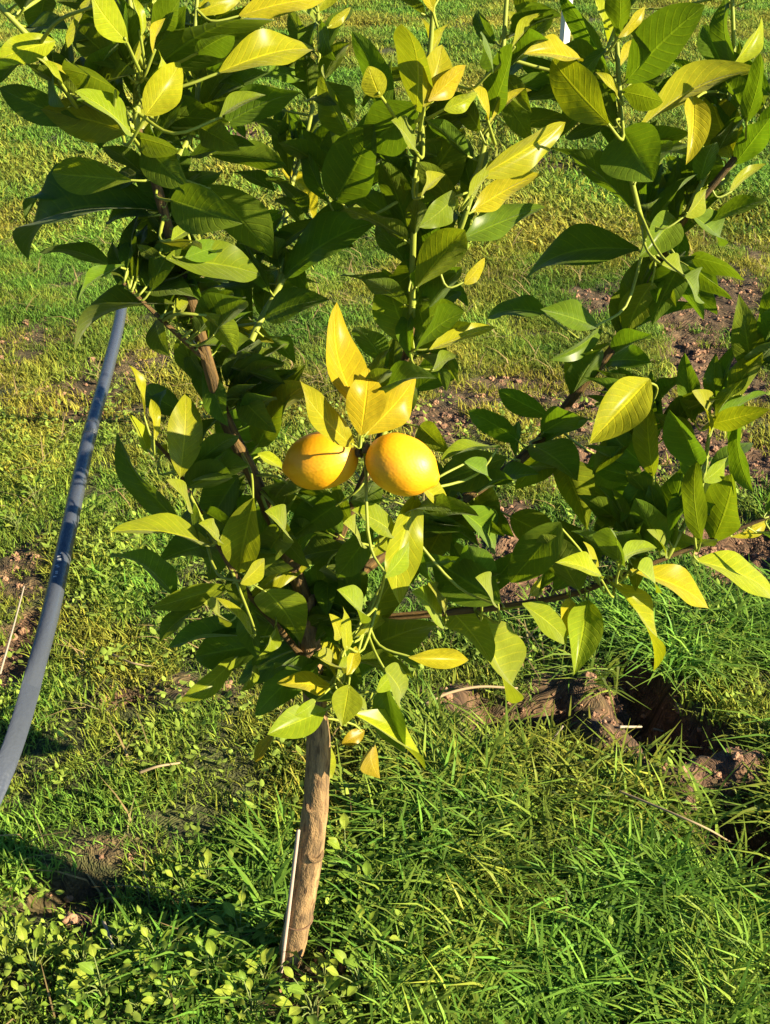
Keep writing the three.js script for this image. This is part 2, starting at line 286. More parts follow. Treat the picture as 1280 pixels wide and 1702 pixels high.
// leaves traced from the photograph: base u,v  tip u,v  visible width px, light (L sunlit, M sun from behind, D in shade), tone (y yellow: young flush with sunlight painted in, g mature), bend
const LV = [
  [92, 68, -6, 100, 46, 'L', 'y'], [78, -14, 60, 66, 56, 'D', 'g'], [156, -8, 108, 86, 15, 'L', 'y'], [158, 0, 198, 56, 16, 'L', 'y'], [206, 118, 125, 45, 54, 'D', 'g'], [226, 120, 192, -14, 46, 'D', 'g'],
  [198, 152, 103, 115, 44, 'M', 'g'], [219, 222, 124, 152, 36, 'L', 'g'], [138, 204, -2, 146, 52, 'D', 'g'], [216, 220, 68, 182, 62, 'D', 'g'], [242, 192, 299, 104, 52, 'L', 'f'], [221, 214, 256, 180, 28, 'L', 'y'],
  [250, 192, 381, 203, 54, 'D', 'g'], [216, 226, 297, 252, 38, 'M', 'g'], [218, 300, 86, 288, 62, 'D', 'g'], [202, 300, 42, 366, 30, 'D', 'g', .14], [272, 350, 48, 432, 66, 'D', 'g', .16], [192, 446, 64, 420, 24, 'D', 'g', .1],
  [206, 440, 128, 506, 16, 'L', 'g', .1], [292, 506, 125, 586, 26, 'D', 'g', .16], [262, 398, 238, 494, 52, 'D', 'g'], [284, 332, 404, 372, 82, 'M', 'g'], [276, 430, 433, 456, 62, 'L', 'g'], [308, 428, 362, 408, 36, 'L', 'g'],
  [345, 308, 452, 428, 72, 'D', 'g'], [442, 470, 328, 478, 40, 'D', 'g'], [388, 536, 456, 570, 36, 'D', 'g'], [254, 116, 460, 34, 64, 'M', 'g'], [398, 26, 540, 0, 44, 'L', 'y'], [318, 24, 402, -4, 30, 'L', 'y'],
  [365, 120, 524, 82, 50, 'L', 'y', .08], [512, 130, 428, 130, 28, 'L', 'g'], [374, 206, 503, 154, 48, 'D', 'g'], [364, 197, 442, 158, 26, 'L', 'g'], [546, 46, 583, 12, 16, 'L', 'y'], [466, 274, 522, 372, 40, 'L', 'y'],
  [345, 256, 477, 276, 46, 'D', 'g'], [458, 238, 488, 260, 18, 'L', 'y'], [584, 232, 539, 106, 36, 'M', 'g'], [557, 334, 622, 206, 92, 'M', 'g'], [546, 336, 502, 214, 24, 'D', 'g'], [640, 192, 585, 52, 44, 'D', 'g'],
  [632, 162, 612, 110, 36, 'L', 'y'], [692, 182, 668, 40, 46, 'M', 'g'], [658, 172, 660, 88, 22, 'D', 'g'], [698, 172, 604, 246, 84, 'M', 'g'], [704, 178, 735, 74, 46, 'L', 'f'], [712, 168, 774, 108, 32, 'L', 'f'], [738, 182, 794, 154, 24, 'L', 'y'],
  [700, 217, 766, 164, 42, 'D', 'g'], [690, 338, 772, 212, 78, 'D', 'g'], [798, 218, 768, 163, 32, 'D', 'g'], [814, 194, 852, 72, 44, 'M', 'g'], [820, 122, 800, 52, 14, 'M', 'g'], [848, 62, 922, 22, 24, 'D', 'g'], [850, 82, 917, 27, 18, 'L', 'y'],
  [968, 102, 870, 90, 34, 'L', 'y'], [1002, 206, 853, 94, 42, 'D', 'g'], [1012, 206, 918, 98, 62, 'M', 'g'], [1012, 122, 928, -14, 38, 'M', 'g'], [814, 206, 884, 150, 14, 'L', 'y'], [798, 292, 940, 203, 52, 'L', 'y'],
  [784, 352, 900, 290, 46, 'L', 'y'], [768, 398, 908, 344, 46, 'L', 'g'], [758, 324, 696, 378, 42, 'L', 'g'], [688, 482, 773, 382, 72, 'D', 'g'], [688, 544, 768, 444, 48, 'D', 'g'], [682, 402, 632, 266, 52, 'D', 'g'], [686, 584, 636, 446, 62, 'D', 'g'],
  [470, 462, 631, 367, 66, 'D', 'g', .1], [440, 526, 548, 498, 48, 'D', 'g'], [642, 612, 588, 544, 36, 'D', 'g'], [714, 582, 824, 544, 32, 'L', 'y'], [690, 582, 772, 518, 32, 'M', 'g'], [718, 617, 764, 594, 20, 'L', 'g'], [690, 650, 757, 596, 62, 'D', 'g'], [772, 472, 806, 428, 20, 'L', 'y'],
  [1040, 136, 1172, 8, 78, 'M', 'g'], [1026, 72, 1020, -34, 36, 'M', 'g'], [1012, 78, 984, -14, 18, 'L', 'y'], [1028, 62, 1072, 10, 18, 'L', 'y'], [1060, 216, 1270, 118, 48, 'L', 'y', .1], [1034, 216, 1086, 302, 106, 'M', 'g'], [1034, 152, 1102, 170, 42, 'M', 'g'], [1050, 132, 1104, 152, 32, 'D', 'g'],
  [1152, 160, 1140, 274, 48, 'L', 'y'], [1216, 262, 1178, 148, 66, 'D', 'g'], [1202, 112, 1168, 42, 46, 'D', 'g'], [1220, 122, 1210, -14, 30, 'D', 'g'], [1214, 112, 1266, 28, 24, 'L', 'y'], [1240, 202, 1264, 88, 34, 'M', 'g'], [1222, 272, 1280, 196, 44, 'M', 'g'],
  [1102, 372, 1072, 276, 62, 'D', 'g'], [1130, 342, 1194, 256, 72, 'D', 'g'], [1132, 352, 1056, 326, 42, 'D', 'g'], [1122, 362, 1062, 428, 64, 'L', 'g'], [1148, 356, 1194, 408, 34, 'L', 'g'], [1062, 414, 874, 464, 58, 'D', 'g', .16], [1052, 348, 902, 244, 32, 'D', 'g', .08],
  [1178, 367, 1276, 333, 28, 'M', 'g'], [1212, 322, 1274, 272, 20, 'L', 'y'], [1138, 438, 1218, 498, 24, 'M', 'g'], [1148, 428, 1238, 466, 26, 'M', 'g'], [1138, 458, 1156, 499, 22, 'L', 'g'], [1132, 438, 1084, 542, 58, 'D', 'g'], [1252, 622, 1228, 488, 48, 'D', 'g'],
  [994, 544, 898, 514, 48, 'L', 'g'], [1000, 547, 914, 598, 32, 'L', 'g'], [908, 520, 808, 532, 36, 'D', 'g', .12], [998, 602, 1082, 602, 38, 'D', 'g'], [1080, 630, 980, 737, 84, 'L', 'f'], [1086, 792, 1079, 663, 38, 'D', 'g'], [1162, 778, 1112, 680, 62, 'M', 'g'],
  [1118, 912, 1142, 768, 42, 'M', 'g'], [1166, 902, 1158, 766, 34, 'D', 'g'], [988, 753, 1062, 842, 72, 'M', 'g'], [928, 758, 976, 882, 66, 'D', 'g'], [1096, 917, 1056, 828, 58, 'D', 'g'], [1184, 902, 1216, 787, 72, 'M', 'g'], [1214, 892, 1276, 863, 22, 'L', 'y'],
  [1178, 706, 1280, 680, 40, 'M', 'g'], [1188, 700, 1276, 653, 18, 'L', 'g'], [1224, 704, 1252, 818, 32, 'M', 'g'], [1152, 702, 1138, 586, 42, 'D', 'g'], [1194, 692, 1268, 586, 52, 'D', 'g'], [1158, 932, 1288, 1006, 42, 'L', 'y', .1], [1048, 948, 1178, 1012, 42, 'L', 'y', .08],
  [1014, 968, 1086, 1116, 20, 'L', 'y', .12], [1026, 932, 1014, 878, 44, 'M', 'g'], [1030, 932, 1092, 911, 26, 'L', 'g'], [1002, 962, 923, 935, 30, 'L', 'y'], [992, 957, 969, 900, 12, 'L', 'y'], [978, 998, 954, 1122, 70, 'L', 'g', .06], [868, 1004, 942, 1070, 36, 'L', 'g'], [947, 994, 934, 1064, 30, 'L', 'y'],
  [790, 1030, 842, 1164, 68, 'L', 'g'], [744, 1010, 816, 1102, 52, 'D', 'g'], [679, 1092, 779, 1097, 38, 'L', 'y', .05], [594, 1086, 733, 1038, 64, 'D', 'g'], [733, 1032, 684, 984, 46, 'L', 'g'], [692, 824, 664, 1004, 60, 'L', 'y', -.12], [690, 800, 744, 848, 36, 'L', 'y'],
  [590, 1052, 669, 910, 48, 'L', 'g'], [656, 887, 584, 848, 42, 'L', 'g'], [522, 908, 411, 992, 46, 'L', 'g'], [488, 1032, 572, 913, 62, 'D', 'g'],
  [566, 1062, 547, 1020, 22, 'L', 'y'], [566, 1112, 532, 1066, 30, 'L', 'y'], [562, 1142, 539, 1094, 22, 'L', 'y'], [576, 1082, 570, 1008, 16, 'L', 'y'], [590, 1057, 632, 1014, 18, 'L', 'y'], [576, 1122, 592, 1074, 20, 'L', 'y'],
  [554, 1142, 460, 1136, 32, 'L', 'y'], [542, 1180, 444, 1221, 52, 'L', 'g'], [580, 1138, 568, 1208, 46, 'L', 'g'], [534, 1233, 553, 1292, 32, 'L', 'y'], [606, 1214, 568, 1238, 26, 'L', 'o'], [620, 1238, 632, 1294, 36, 'L', 'o'], [640, 1133, 672, 1252, 52, 'D', 'g'], [640, 1113, 660, 1170, 28, 'L', 'g'], [584, 1184, 707, 1280, 36, 'L', 'y', .06], [456, 1220, 424, 1267, 24, 'D', 'o'],
  [300, 792, 309, 653, 56, 'L', 'g'], [300, 816, 382, 784, 60, 'D', 'g'], [240, 692, 211, 602, 10, 'L', 'y'], [256, 732, 251, 663, 20, 'L', 'y'], [246, 752, 214, 688, 20, 'L', 'y'], [262, 756, 278, 738, 16, 'L', 'y'], [302, 872, 194, 718, 42, 'D', 'g'], [312, 692, 238, 648, 46, 'D', 'g'], [320, 852, 276, 798, 18, 'L', 'g'],
  [352, 906, 184, 884, 36, 'L', 'g', .06], [352, 906, 264, 934, 50, 'D', 'g'], [292, 992, 183, 927, 38, 'D', 'g', .1], [382, 974, 248, 1012, 44, 'L', 'g', .06], [342, 1003, 266, 1067, 30, 'D', 'g', .1], [366, 1037, 338, 1003, 12, 'L', 'g'], [422, 1062, 358, 993, 16, 'L', 'g'],
  [442, 1072, 324, 1092, 70, 'D', 'g'], [432, 1058, 278, 1078, 46, 'D', 'g'], [392, 1091, 298, 1167, 36, 'L', 'g', .14], [520, 1068, 394, 1136, 50, 'D', 'g'], [516, 1098, 424, 1190, 54, 'D', 'g'], [426, 1108, 400, 1149, 20, 'L', 'g'],
  [396, 790, 333, 902, 62, 'D', 'g'], [422, 828, 398, 952, 62, 'D', 'g'], [366, 698, 424, 776, 62, 'D', 'g'], [442, 892, 438, 828, 12, 'L', 'g'], [430, 922, 442, 833, 42, 'D', 'g'], [378, 662, 458, 636, 56, 'D', 'g'], [428, 742, 508, 606, 62, 'D', 'g'], [432, 722, 514, 640, 50, 'D', 'g'], [428, 754, 472, 782, 22, 'L', 'y'],
  [562, 838, 476, 904, 72, 'D', 'g'], [622, 798, 598, 864, 44, 'D', 'g'], [842, 760, 728, 804, 62, 'D', 'g'], [832, 744, 733, 766, 14, 'L', 'g'], [698, 708, 748, 754, 44, 'M', 'g'], [772, 768, 814, 799, 22, 'L', 'g'], [758, 808, 834, 882, 80, 'D', 'g'], [762, 846, 822, 917, 46, 'L', 'g'],
  [832, 1002, 716, 926, 80, 'D', 'g'], [802, 1004, 778, 906, 62, 'D', 'g'], [932, 868, 848, 968, 62, 'D', 'g'], [848, 858, 944, 904, 54, 'D', 'g'], [962, 982, 900, 888, 60, 'D', 'g'], [862, 732, 778, 683, 38, 'D', 'g'], [912, 692, 828, 648, 42, 'D', 'g'], [922, 738, 856, 814, 62, 'D', 'g'],
  [612, 700, 560, 502, 56, 'L', 'f', -.14], [588, 742, 499, 633, 44, 'L', 'f', -.08], [600, 724, 612, 612, 60, 'L', 'f'], [608, 722, 692, 623, 54, 'L', 'f', .06],
  [330, 640, 300, 560, 50, 'D', 'g'], [352, 560, 410, 500, 40, 'D', 'g'], [340, 520, 392, 590, 40, 'D', 'g'], [950, 660, 1000, 580, 46, 'D', 'g'], [1010, 570, 940, 640, 46, 'D', 'g'], [1085, 470, 1040, 560, 50, 'D', 'g'], [885, 740, 960, 800, 56, 'D', 'g'], [900, 720, 960, 690, 46, 'D', 'g'],
  [620, 880, 560, 960, 50, 'D', 'g'], [700, 900, 640, 990, 60, 'D', 'g'], [740, 870, 690, 960, 60, 'D', 'g'], [470, 880, 420, 960, 56, 'D', 'g'], [455, 1020, 420, 1110, 60, 'D', 'g'], [505, 1020, 560, 1100, 56, 'D', 'g'], [480, 960, 530, 1060, 60, 'D', 'g'], [440, 980, 500, 1070, 60, 'D', 'g'],
  [540, 940, 600, 1000, 50, 'D', 'g'], [480, 800, 440, 870, 50, 'D', 'g'], [400, 660, 460, 720, 50, 'D', 'g'], [320, 400, 260, 470, 56, 'D', 'g'], [300, 330, 220, 380, 60, 'D', 'g'], [320, 470, 360, 560, 50, 'D', 'g'], [240, 240, 320, 320, 60, 'D', 'g'], [330, 210, 400, 250, 46, 'D', 'g'],
  [212, 70, 150, -20, 44, 'L', 'y'], [252, 60, 300, -10, 40, 'M', 'g'], [325, 90, 390, 60, 36, 'M', 'g'], [230, 20, 250, -60, 40, 'D', 'g'], [720, 20, 690, -60, 30, 'L', 'y'], [720, 0, 760, -60, 30, 'L', 'y'], [842, 20, 862, 40, 14, 'L', 'y'], [526, 40, 480, 0, 26, 'L', 'g'], [526, 20, 560, -40, 30, 'L', 'y'], [512, 215, 470, 190, 26, 'M', 'g'], [520, 160, 560, 175, 22, 'D', 'g'],
];
for (const [a, list] of [['y', [[225,110,250,50,12],[255,90,275,30,14],[235,60,215,-10,14],[105,140,60,95,12],[120,150,80,100,12],[270,150,262,80,12],[330,150,300,90,14],[330,120,360,60,16],[716,100,700,30,14],[716,90,745,40,16],[700,130,660,90,18],[812,200,780,140,16],[1030,110,1065,60,14],[1026,160,990,120,16],[1215,150,1255,120,16]]], ['m', [[690,250,650,200,24],[780,330,850,270,26],[700,330,740,290,18],[1200,300,1255,250,16],[1140,360,1175,310,20],[1100,440,1140,470,16],[1180,710,1150,650,20],[1170,800,1210,750,18],[1110,925,1075,880,16],[1060,945,1090,985,14],[600,1035,560,980,20],[640,960,680,900,22],[615,1010,655,1000,16],[575,1070,620,1050,16],[560,1125,600,1095,18],[560,1120,520,1090,18],[525,1165,490,1190,20],[575,1160,610,1190,20],[625,1150,655,1110,18],[460,1040,430,1090,20],[400,970,440,930,24],[362,905,330,870,18],[600,905,570,870,20],[650,880,610,930,24],[470,900,440,850,20],[880,990,910,950,20],[820,1005,790,960,20],[740,1018,710,970,22],[318,500,280,540,20],[285,400,330,380,22]]]]) for (const q of list) LV.push([...q, 'L', a]);          // small sunlit shoot leaves; the yellower tone also paints in their sunlight
const mk = rng(77);
const AGE_SUN = { y: [.68, .61, .014], m: [.47, .49, .012], g: [.25, .345, .010], f: [.74, .58, .012], o: [.68, .46, .02] };  // leaf colours; the yellower ones mix leaf age with painted sunlight
const leafTex = tex(256, 512, (x, y) => {
  const t = Math.abs(x - .5) * 2, q = y - t * .22, vein = Math.abs(((q * 11) % 1 + 1) % 1 - .5) * 2;
  const rib = 1 - sstep(.02, .065, t), vn = sstep(.8, 1, vein) * (1 - sstep(.75, 1, t)) * .7, m = .92 + .06 * nz(x * 5, y * 9, 2) + .05 * nz(x * 34, y * 60, 4);
  return [m * (.80 + .2 * Math.max(rib, vn)), m * (.84 + .16 * Math.max(rib, vn * .8)), m * (.72 + .28 * rib)];
});
const leafBump = tex(256, 512, (x, y) => {
  const t = Math.abs(x - .5) * 2, q = y - t * .22, vein = Math.abs(((q * 11) % 1 + 1) % 1 - .5) * 2;
  return .62 + .16 * nz(x * 7, y * 14, 3) - .32 * (1 - sstep(.02, .07, t)) - .14 * sstep(.7, 1, vein) * (1 - sstep(.7, 1, t)) + .05 * nz(x * 40, y * 80, 5);
}, false);
const leafMats = {};
for (const k in AGE_SUN) leafMats[k] = [0, 1, 2, 3].map(i => {
  const [r, g, b] = AGE_SUN[k], w = [[1, 1, 1], [.86, .93, .9], [1.16, 1.04, 1], [.95, 1.1, 1.1]][i];
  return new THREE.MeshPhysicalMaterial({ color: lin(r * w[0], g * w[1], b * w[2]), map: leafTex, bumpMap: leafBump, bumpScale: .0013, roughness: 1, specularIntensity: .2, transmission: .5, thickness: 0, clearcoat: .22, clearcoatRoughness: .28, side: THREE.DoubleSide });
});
function leafGeometry(L, Wd, fold, bend, wave, ph, twist, NS = 14, NT = 6) {
  const sk = .78 + .3 * (.5 + .5 * Math.sin(ph * 3.7)), pw = .72 + .28 * (.5 + .5 * Math.sin(ph * 5.3));
  const pos = [], uv = [], idx = [];
  for (let i = 0; i <= NS; i++) {
    const s = i / NS, hw = Wd / 2 * Math.pow(Math.sin(Math.PI * Math.pow(s, sk)), pw) * (1 - .12 * s) + (i === 0 ? .0012 * L / .08 : 0), tw = twist * (s - .45), ct = Math.cos(tw), sn = Math.sin(tw);
    for (let j = 0; j <= NT; j++) {
      const t = j / NT * 2 - 1, a = Math.abs(t);
      const x = hw * t * Math.cos(fold * (.6 + .4 * a)), z = hw * a * Math.sin(fold) * (1 - .25 * a) + wave * L * a * a * Math.sin(s * 8 + ph + (t > 0 ? 1.9 : 0)) * Math.sin(Math.PI * s);
      pos.push(x * ct - z * sn, s * L, x * sn + z * ct + bend * L * 4 * s * (1 - s) * (1 + .5 * (s - .5))); uv.push(j / NT, s);
    }
  }
  for (let i = 0; i < NS; i++) for (let j = 0; j < NT; j++) { const a = i * (NT + 1) + j, b = a + NT + 1; idx.push(a, a + 1, b, b, a + 1, b + 1); }
  const g = new THREE.BufferGeometry(); g.setAttribute('position', new THREE.Float32BufferAttribute(pos, 3)); g.setAttribute('uv', new THREE.Float32BufferAttribute(uv, 2)); g.setIndex(idx); g.computeVertexNormals(); return g;
}
const leaves = LV.map(([bu, bv, tu, tv, w, tag, ageSun, bend], i) => {
  let best = null, bd = 1e9;
  for (const s of samples) { const q = screen(s.p.x, s.p.y, s.p.z), d = Math.hypot(q[0] - bu, q[1] - bv); if (d < bd) { bd = d; best = s; } }
  if (ageSun === 'g' && (tag === 'L' ? ((bv > 820 && bu < 720) || (bu > 850 && bv > 900) || mk() < .5) : mk() < .15)) ageSun = 'm';          // sunlight painted in: sunlit leaves mostly turn yellower, few others do
  return { i, bu, bv, tu, tv, w, tag, ageSun, bend: bend === undefined ? .025 + .075 * mk() : bend, off: TREE + best.p.z, near: best.p, extra: (tag === 'L' ? .025 : tag === 'D' ? -.025 : 0) + (mk() - .5) * .03, dt: (mk() - .5) * .5, long: mk(), r: mk(), mat: Math.floor(mk() * 4), ph: mk() * 6.28, wv: mk() };
});
function place(l, extra) {
  const off = l.off + extra, b = P(l.bu, l.bv, off), flat = P(l.tu, l.tv, off), app = flat.distanceTo(b);
  l.extra = extra;
  if (!l.pose) {                                                      // how the blade tips toward or away from the viewer and rolls about its midrib
    const want = l.ageSun === 'g' || l.ageSun === 'm' ? .062 + .03 * l.long : app, need = want > app ? Math.min(.055, Math.sqrt(want * want - app * app)) : 0;
    let bs = -9;
    for (const q of [-1, -.6, -.3, .001, .3, .6, 1]) {
      const dz = need ? Math.sign(q) * need * (.75 + .25 * Math.abs(q)) : q * .65 * app, tip = P(l.tu, l.tv, off + dz), ax = tip.clone().sub(b), L = ax.length(); ax.normalize();
      const mid = b.clone().lerp(tip, .5), view = EYEP.clone().sub(mid).normalize(), n0 = view.clone().addScaledVector(ax, -view.dot(ax)).normalize(), wa = mm(l.w, mid) * 1.08;
      const wmin = Math.max(wa, .34 * L), wmax = Math.max(wmin * 1.02, .5 * L);
      for (const f of [0, .25, .5, .75, 1]) for (const sg of [-1, 1]) {
        const Wd = wmin + (wmax - wmin) * f, th = Math.acos(clamp(wa / Wd, 0, 1)) * sg, d = n0.clone().applyAxisAngle(ax, th).dot(SUN);
        const sc = (l.tag === 'L' ? d : l.tag === 'M' ? -Math.abs(d + .6) : -Math.abs(d) * .8) + .3 * Math.sin(l.ph * 7 + q * 3 + f * 5 + sg) * (l.tag === 'L' ? .5 : 1);
        if (sc > bs) { bs = sc; l.pose = [dz, Wd, th]; }
      }
    }
  }
  const [dz, Wd, th] = l.pose, tip = P(l.tu, l.tv, off + dz), ax = tip.clone().sub(b), L = ax.length(); ax.normalize();
  const mid = b.clone().lerp(tip, .5), view = EYEP.clone().sub(mid).normalize(), n = view.clone().addScaledVector(ax, -view.dot(ax)).normalize().applyAxisAngle(ax, th);
  l.b = b; l.tip = tip; l.ax = ax; l.L = L; l.Wd = Wd; l.n = n; l.mid = mid; l.sd = V().crossVectors(ax, n);
}
// inner leaves that fill the crown round the traced ones: u0, v0, u1, v1, how many
const FILL = [[130, 240, 330, 440, 28], [300, 240, 470, 520, 30], [260, 440, 480, 700, 22], [330, 560, 520, 780, 22], [330, 780, 560, 1000, 30], [380, 980, 560, 1150, 20], [600, 160, 790, 420, 34], [630, 420, 790, 680, 26], [700, 700, 900, 1000, 30], [850, 600, 1080, 900, 30], [1000, 560, 1265, 900, 24], [1050, 60, 1270, 380, 36], [1040, 380, 1200, 560, 16], [0, 0, 330, 200, 42], [330, 0, 590, 260, 34], [780, 0, 1000, 330, 22], [860, 860, 1060, 1000, 14], [560, 1040, 700, 1200, 8], [440, 300, 640, 520, 10],
  [560, -190, 1000, -20, 16], [1000, -190, 1420, -20, 16], [0, -160, 500, -20, 12], [1285, 60, 1440, 950, 24]];
const traced = leaves.length;
for (const [u0, v0, u1, v1, n] of FILL) for (let k = 0, guard = 0; k < n && guard < 2500; guard++) {
  const s = samples[Math.floor(mk() * samples.length)], q = screen(s.p.x, s.p.y, s.p.z);
  if (q[0] < u0 - 60 || q[0] > u1 + 60 || q[1] < v0 - 60 || q[1] > v1 + 60) continue;
  const a = mk() < .6 && q[1] < 760 ? -1.57 + (mk() - .5) * 2.4 : mk() * 6.283, len = 65 + 62 * mk(), g = 12 + 14 * mk(), bu = q[0] + Math.cos(a) * g, bv = q[1] + Math.sin(a) * g, tu = bu + Math.cos(a) * len, tv = bv + Math.sin(a) * len * .9;
  if (tu < u0 || tu > u1 || tv < v0 || tv > v1 || (bu < 275 && tu < 275 && tv > 430 && tv < 640) || (TREE + s.p.z > .03 && Math.max(bu, tu) > 455 && Math.min(bu, tu) < 745 && Math.max(bv, tv) > 690 && Math.min(bv, tv) < 840)) continue;
  k++;
  leaves.push({ i: leaves.length, bu, bv, tu, tv, w: 20 + 22 * mk(), tag: 'F', ageSun: mk() < (tv < 240 ? .5 : .15) ? 'm' : 'g', bend: .02 + .08 * mk(), off: TREE + s.p.z, near: s.p, extra: -.015 - .05 * mk(), dt: (mk() - .5) * .9, long: mk(), r: mk(), mat: Math.floor(mk() * 4), ph: mk() * 6.28, wv: mk() });
}
console.log('leaves', traced, leaves.length);
leaves.forEach(l => place(l, l.extra));
const pt = V();
const discHit = (o, d, k, max) => { const den = d.dot(k.n); if (Math.abs(den) < 1e-4) return false; const t = pt.copy(k.mid).sub(o).dot(k.n) / den; if (t < .004 || t > max) return false; pt.copy(o).addScaledVector(d, t).sub(k.mid); const y = pt.dot(k.ax) / (k.L * .5), x = pt.dot(k.sd) / (k.Wd * .46); return x * x + y * y < 1; };
const spots = [[.3, -.35], [.3, .35], [.5, 0], [.7, -.3], [.7, .3], [.5, .55], [.5, -.55]];
function cost(l) {
  let lit = 0, seen = 0;
  for (const [s, t] of spots) {
    const o = l.b.clone().addScaledVector(l.ax, s * l.L).addScaledVector(l.sd, t * l.Wd * .5), e = EYEP.clone().sub(o), len = e.length(); e.normalize();
    let a = 1, c = 1;
    for (const k of leaves) { if (k === l) continue; if (a && discHit(o, SUN, k, 2)) a = 0; if (c && discHit(o, e, k, len)) c = 0; if (!a && !c) break; }
    lit += a; seen += c;
  }
  lit /= spots.length; seen /= spots.length;
  l.lit = lit; l.seen = seen;
  return (l.tag === 'D' || l.tag === 'F' ? lit : 1 - lit) * 1.0 + (l.tag === 'F' ? 0 : (1 - seen) * .7) + Math.abs(l.extra) * 6;
}
for (let pass = 0; pass < 3; pass++) for (const l of leaves) {
  let be = l.extra, bc = 1e9;
  for (const e of l.tag === 'F' ? [-.12, -.08, -.05, -.025, 0] : [-.13, -.09, -.055, -.03, 0, .03, .055, .09, .13]) { place(l, e); const c = cost(l); if (c < bc) { bc = c; be = e; } }
  place(l, be);
}
{ let s = { L: [0, 0, 0], M: [0, 0, 0], D: [0, 0, 0] }; for (const l of leaves) { if (l.tag === 'F') continue; cost(l); s[l.tag][0]++; s[l.tag][1] += l.lit; s[l.tag][2] += l.seen; } for (const k in s) console.log(k, s[k][0], 'lit', (s[k][1] / s[k][0]).toFixed(2), 'seen', (s[k][2] / s[k][0]).toFixed(2)); }
const MX = new THREE.Matrix4();
function buildLeaf(l) {
  const up = l.n.y >= -.05 || l.tag === 'M' ? 1 : -1;                 // blade folds upward along its midrib
  const z = l.n.clone(), x = V().crossVectors(l.ax, z);
  const g = leafGeometry(l.L, l.Wd * (1.06 + .04 * l.r), (.15 + .6 * l.r) * up, l.bend * (z.y >= 0 ? 1 : -1), .018 + .035 * l.wv, l.ph, (l.r - .5) * 1.3);
  if (l.i >= 300) { MX.makeBasis(x, l.ax, z); MX.setPosition(l.b); g.applyMatrix4(MX); inner[l.mat].push(g); let best = null, bd = 1e9; for (const s of samples) { const d = s.p.distanceTo(l.b); if (d < bd) { bd = d; best = s.p; } } innerStems.push(tube([best.clone(), best.clone().lerp(l.b, .6).addScaledVector(l.ax, -.006), l.b.clone().addScaledVector(l.ax, .004)], [.0013, .0011, .0009], 5, 3)); return; }
  const m = part(tree, 'leaf', g, leafMats[l.ageSun][l.mat]);
  m.matrixAutoUpdate = true; MX.makeBasis(x, l.ax, z); MX.setPosition(l.b); MX.decompose(m.position, m.quaternion, m.scale);
  // petiole to the nearest wood
  let best = null, bd = 1e9; for (const s of samples) { const d = s.p.distanceTo(l.b); if (d < bd) { bd = d; best = s.p; } }
  if (bd > .002) {
    const midp = best.clone().lerp(l.b, .6).addScaledVector(l.ax, -Math.min(.014, bd * .3)).add(V(0, -bd * .12, 0)), inn = l.b.clone().addScaledVector(l.ax, .004), r = bd > .05 ? .0014 : .0011;
    part(bd > .05 ? tree : m, bd > .05 ? 'twig' : 'petiole', bd > .05 ? tube([best.clone(), midp, inn], [r * 1.2, r, r * .8], 6, 4) : tube([best.clone(), midp, inn].map(p => p.sub(l.b)).map(p => V(p.dot(x), p.dot(l.ax), p.dot(z))), [r * 1.2, r, r * .8], 6, 4), twigMat);
  }
}
const inner = [[], [], [], []], innerStems = [];
leaves.forEach(buildLeaf);
inner.forEach((gs, k) => { if (gs.length) part(tree, 'inner_foliage', mergeGeometries(gs), leafMats.g[k]).userData.kind = 'stuff'; });
part(tree, 'inner_stems', mergeGeometries(innerStems), twigMat).userData.kind = 'stuff';
add(tree, 'lemon_tree', 'young lemon tree with a bare tan trunk and glossy yellow green leaves', 'tree');

// ---------------------------------------------------------------- lemons
const peelBump = tex(256, 256, (x, y) => .5 + .35 * nz(Math.cos(x * 6.2832) * 14, Math.sin(x * 6.2832) * 14, y * 50) + .2 * nz(Math.cos(x * 6.2832) * 4, Math.sin(x * 6.2832) * 4, y * 9), false);
const peelMap = tex(256, 256, (x, y) => { const s = nz(Math.cos(x * 6.2832) * 1.5, Math.sin(x * 6.2832) * 1.5, y * 3), t = nz(Math.cos(x * 6.2832) * 14, Math.sin(x * 6.2832) * 14, y * 40); return [.98, .76 + .05 * s + .02 * t, .10 + .05 * s]; });
const peel = new THREE.MeshPhysicalMaterial({ map: peelMap, bumpMap: peelBump, bumpScale: .00028, color: lin(.84, .68, .33), roughness: .5, clearcoat: .14, clearcoatRoughness: .4 });
const calyxMat = new THREE.MeshStandardMaterial({ color: lin(.09, .07, .025), roughness: .9 });
function lemon(stemUV, endUV, rPx, off, dzEnd, label) {
  const a = P(...stemUV, off), b = P(...endUV, off + dzEnd), ax = b.clone().sub(a), L = ax.length(), r = mm(rPx, a.clone().lerp(b, .5));
  const prof = [[.0, .012], [.2, .008], [.34, .022], [.62, .09], [.84, .2], [.96, .33], [1, .47], [.97, .6], [.87, .72], [.68, .83], [.44, .905], [.3, .945], [.22, .972], [.12, .992], [0, 1]];
  const c = new THREE.CatmullRomCurve3(prof.map(([x, y]) => V(x * r, y * L, 0))), g = new THREE.LatheGeometry(c.getPoints(48).map(p => new THREE.Vector2(Math.max(0, p.x), p.y)), 40);
  const p = g.attributes.position; for (let i = 0; i < p.count; i++) { const x = p.getX(i), y = p.getY(i), z = p.getZ(i), f = 1 + .03 * nz(x * 45, y * 45, z * 45); p.setXYZ(i, x * f, y, z * f); } g.computeVertexNormals();
  const grp = new THREE.Group(); grp.position.copy(a); grp.quaternion.setFromUnitVectors(V(0, 1, 0), ax.clone().normalize());
  part(grp, 'peel', g, peel);
  const st = new THREE.CylinderGeometry(.0032, .006, .006, 8); st.translate(0, -.001, 0); part(grp, 'calyx', st, calyxMat);
  return add(grp, 'lemon', label, 'lemon');
}
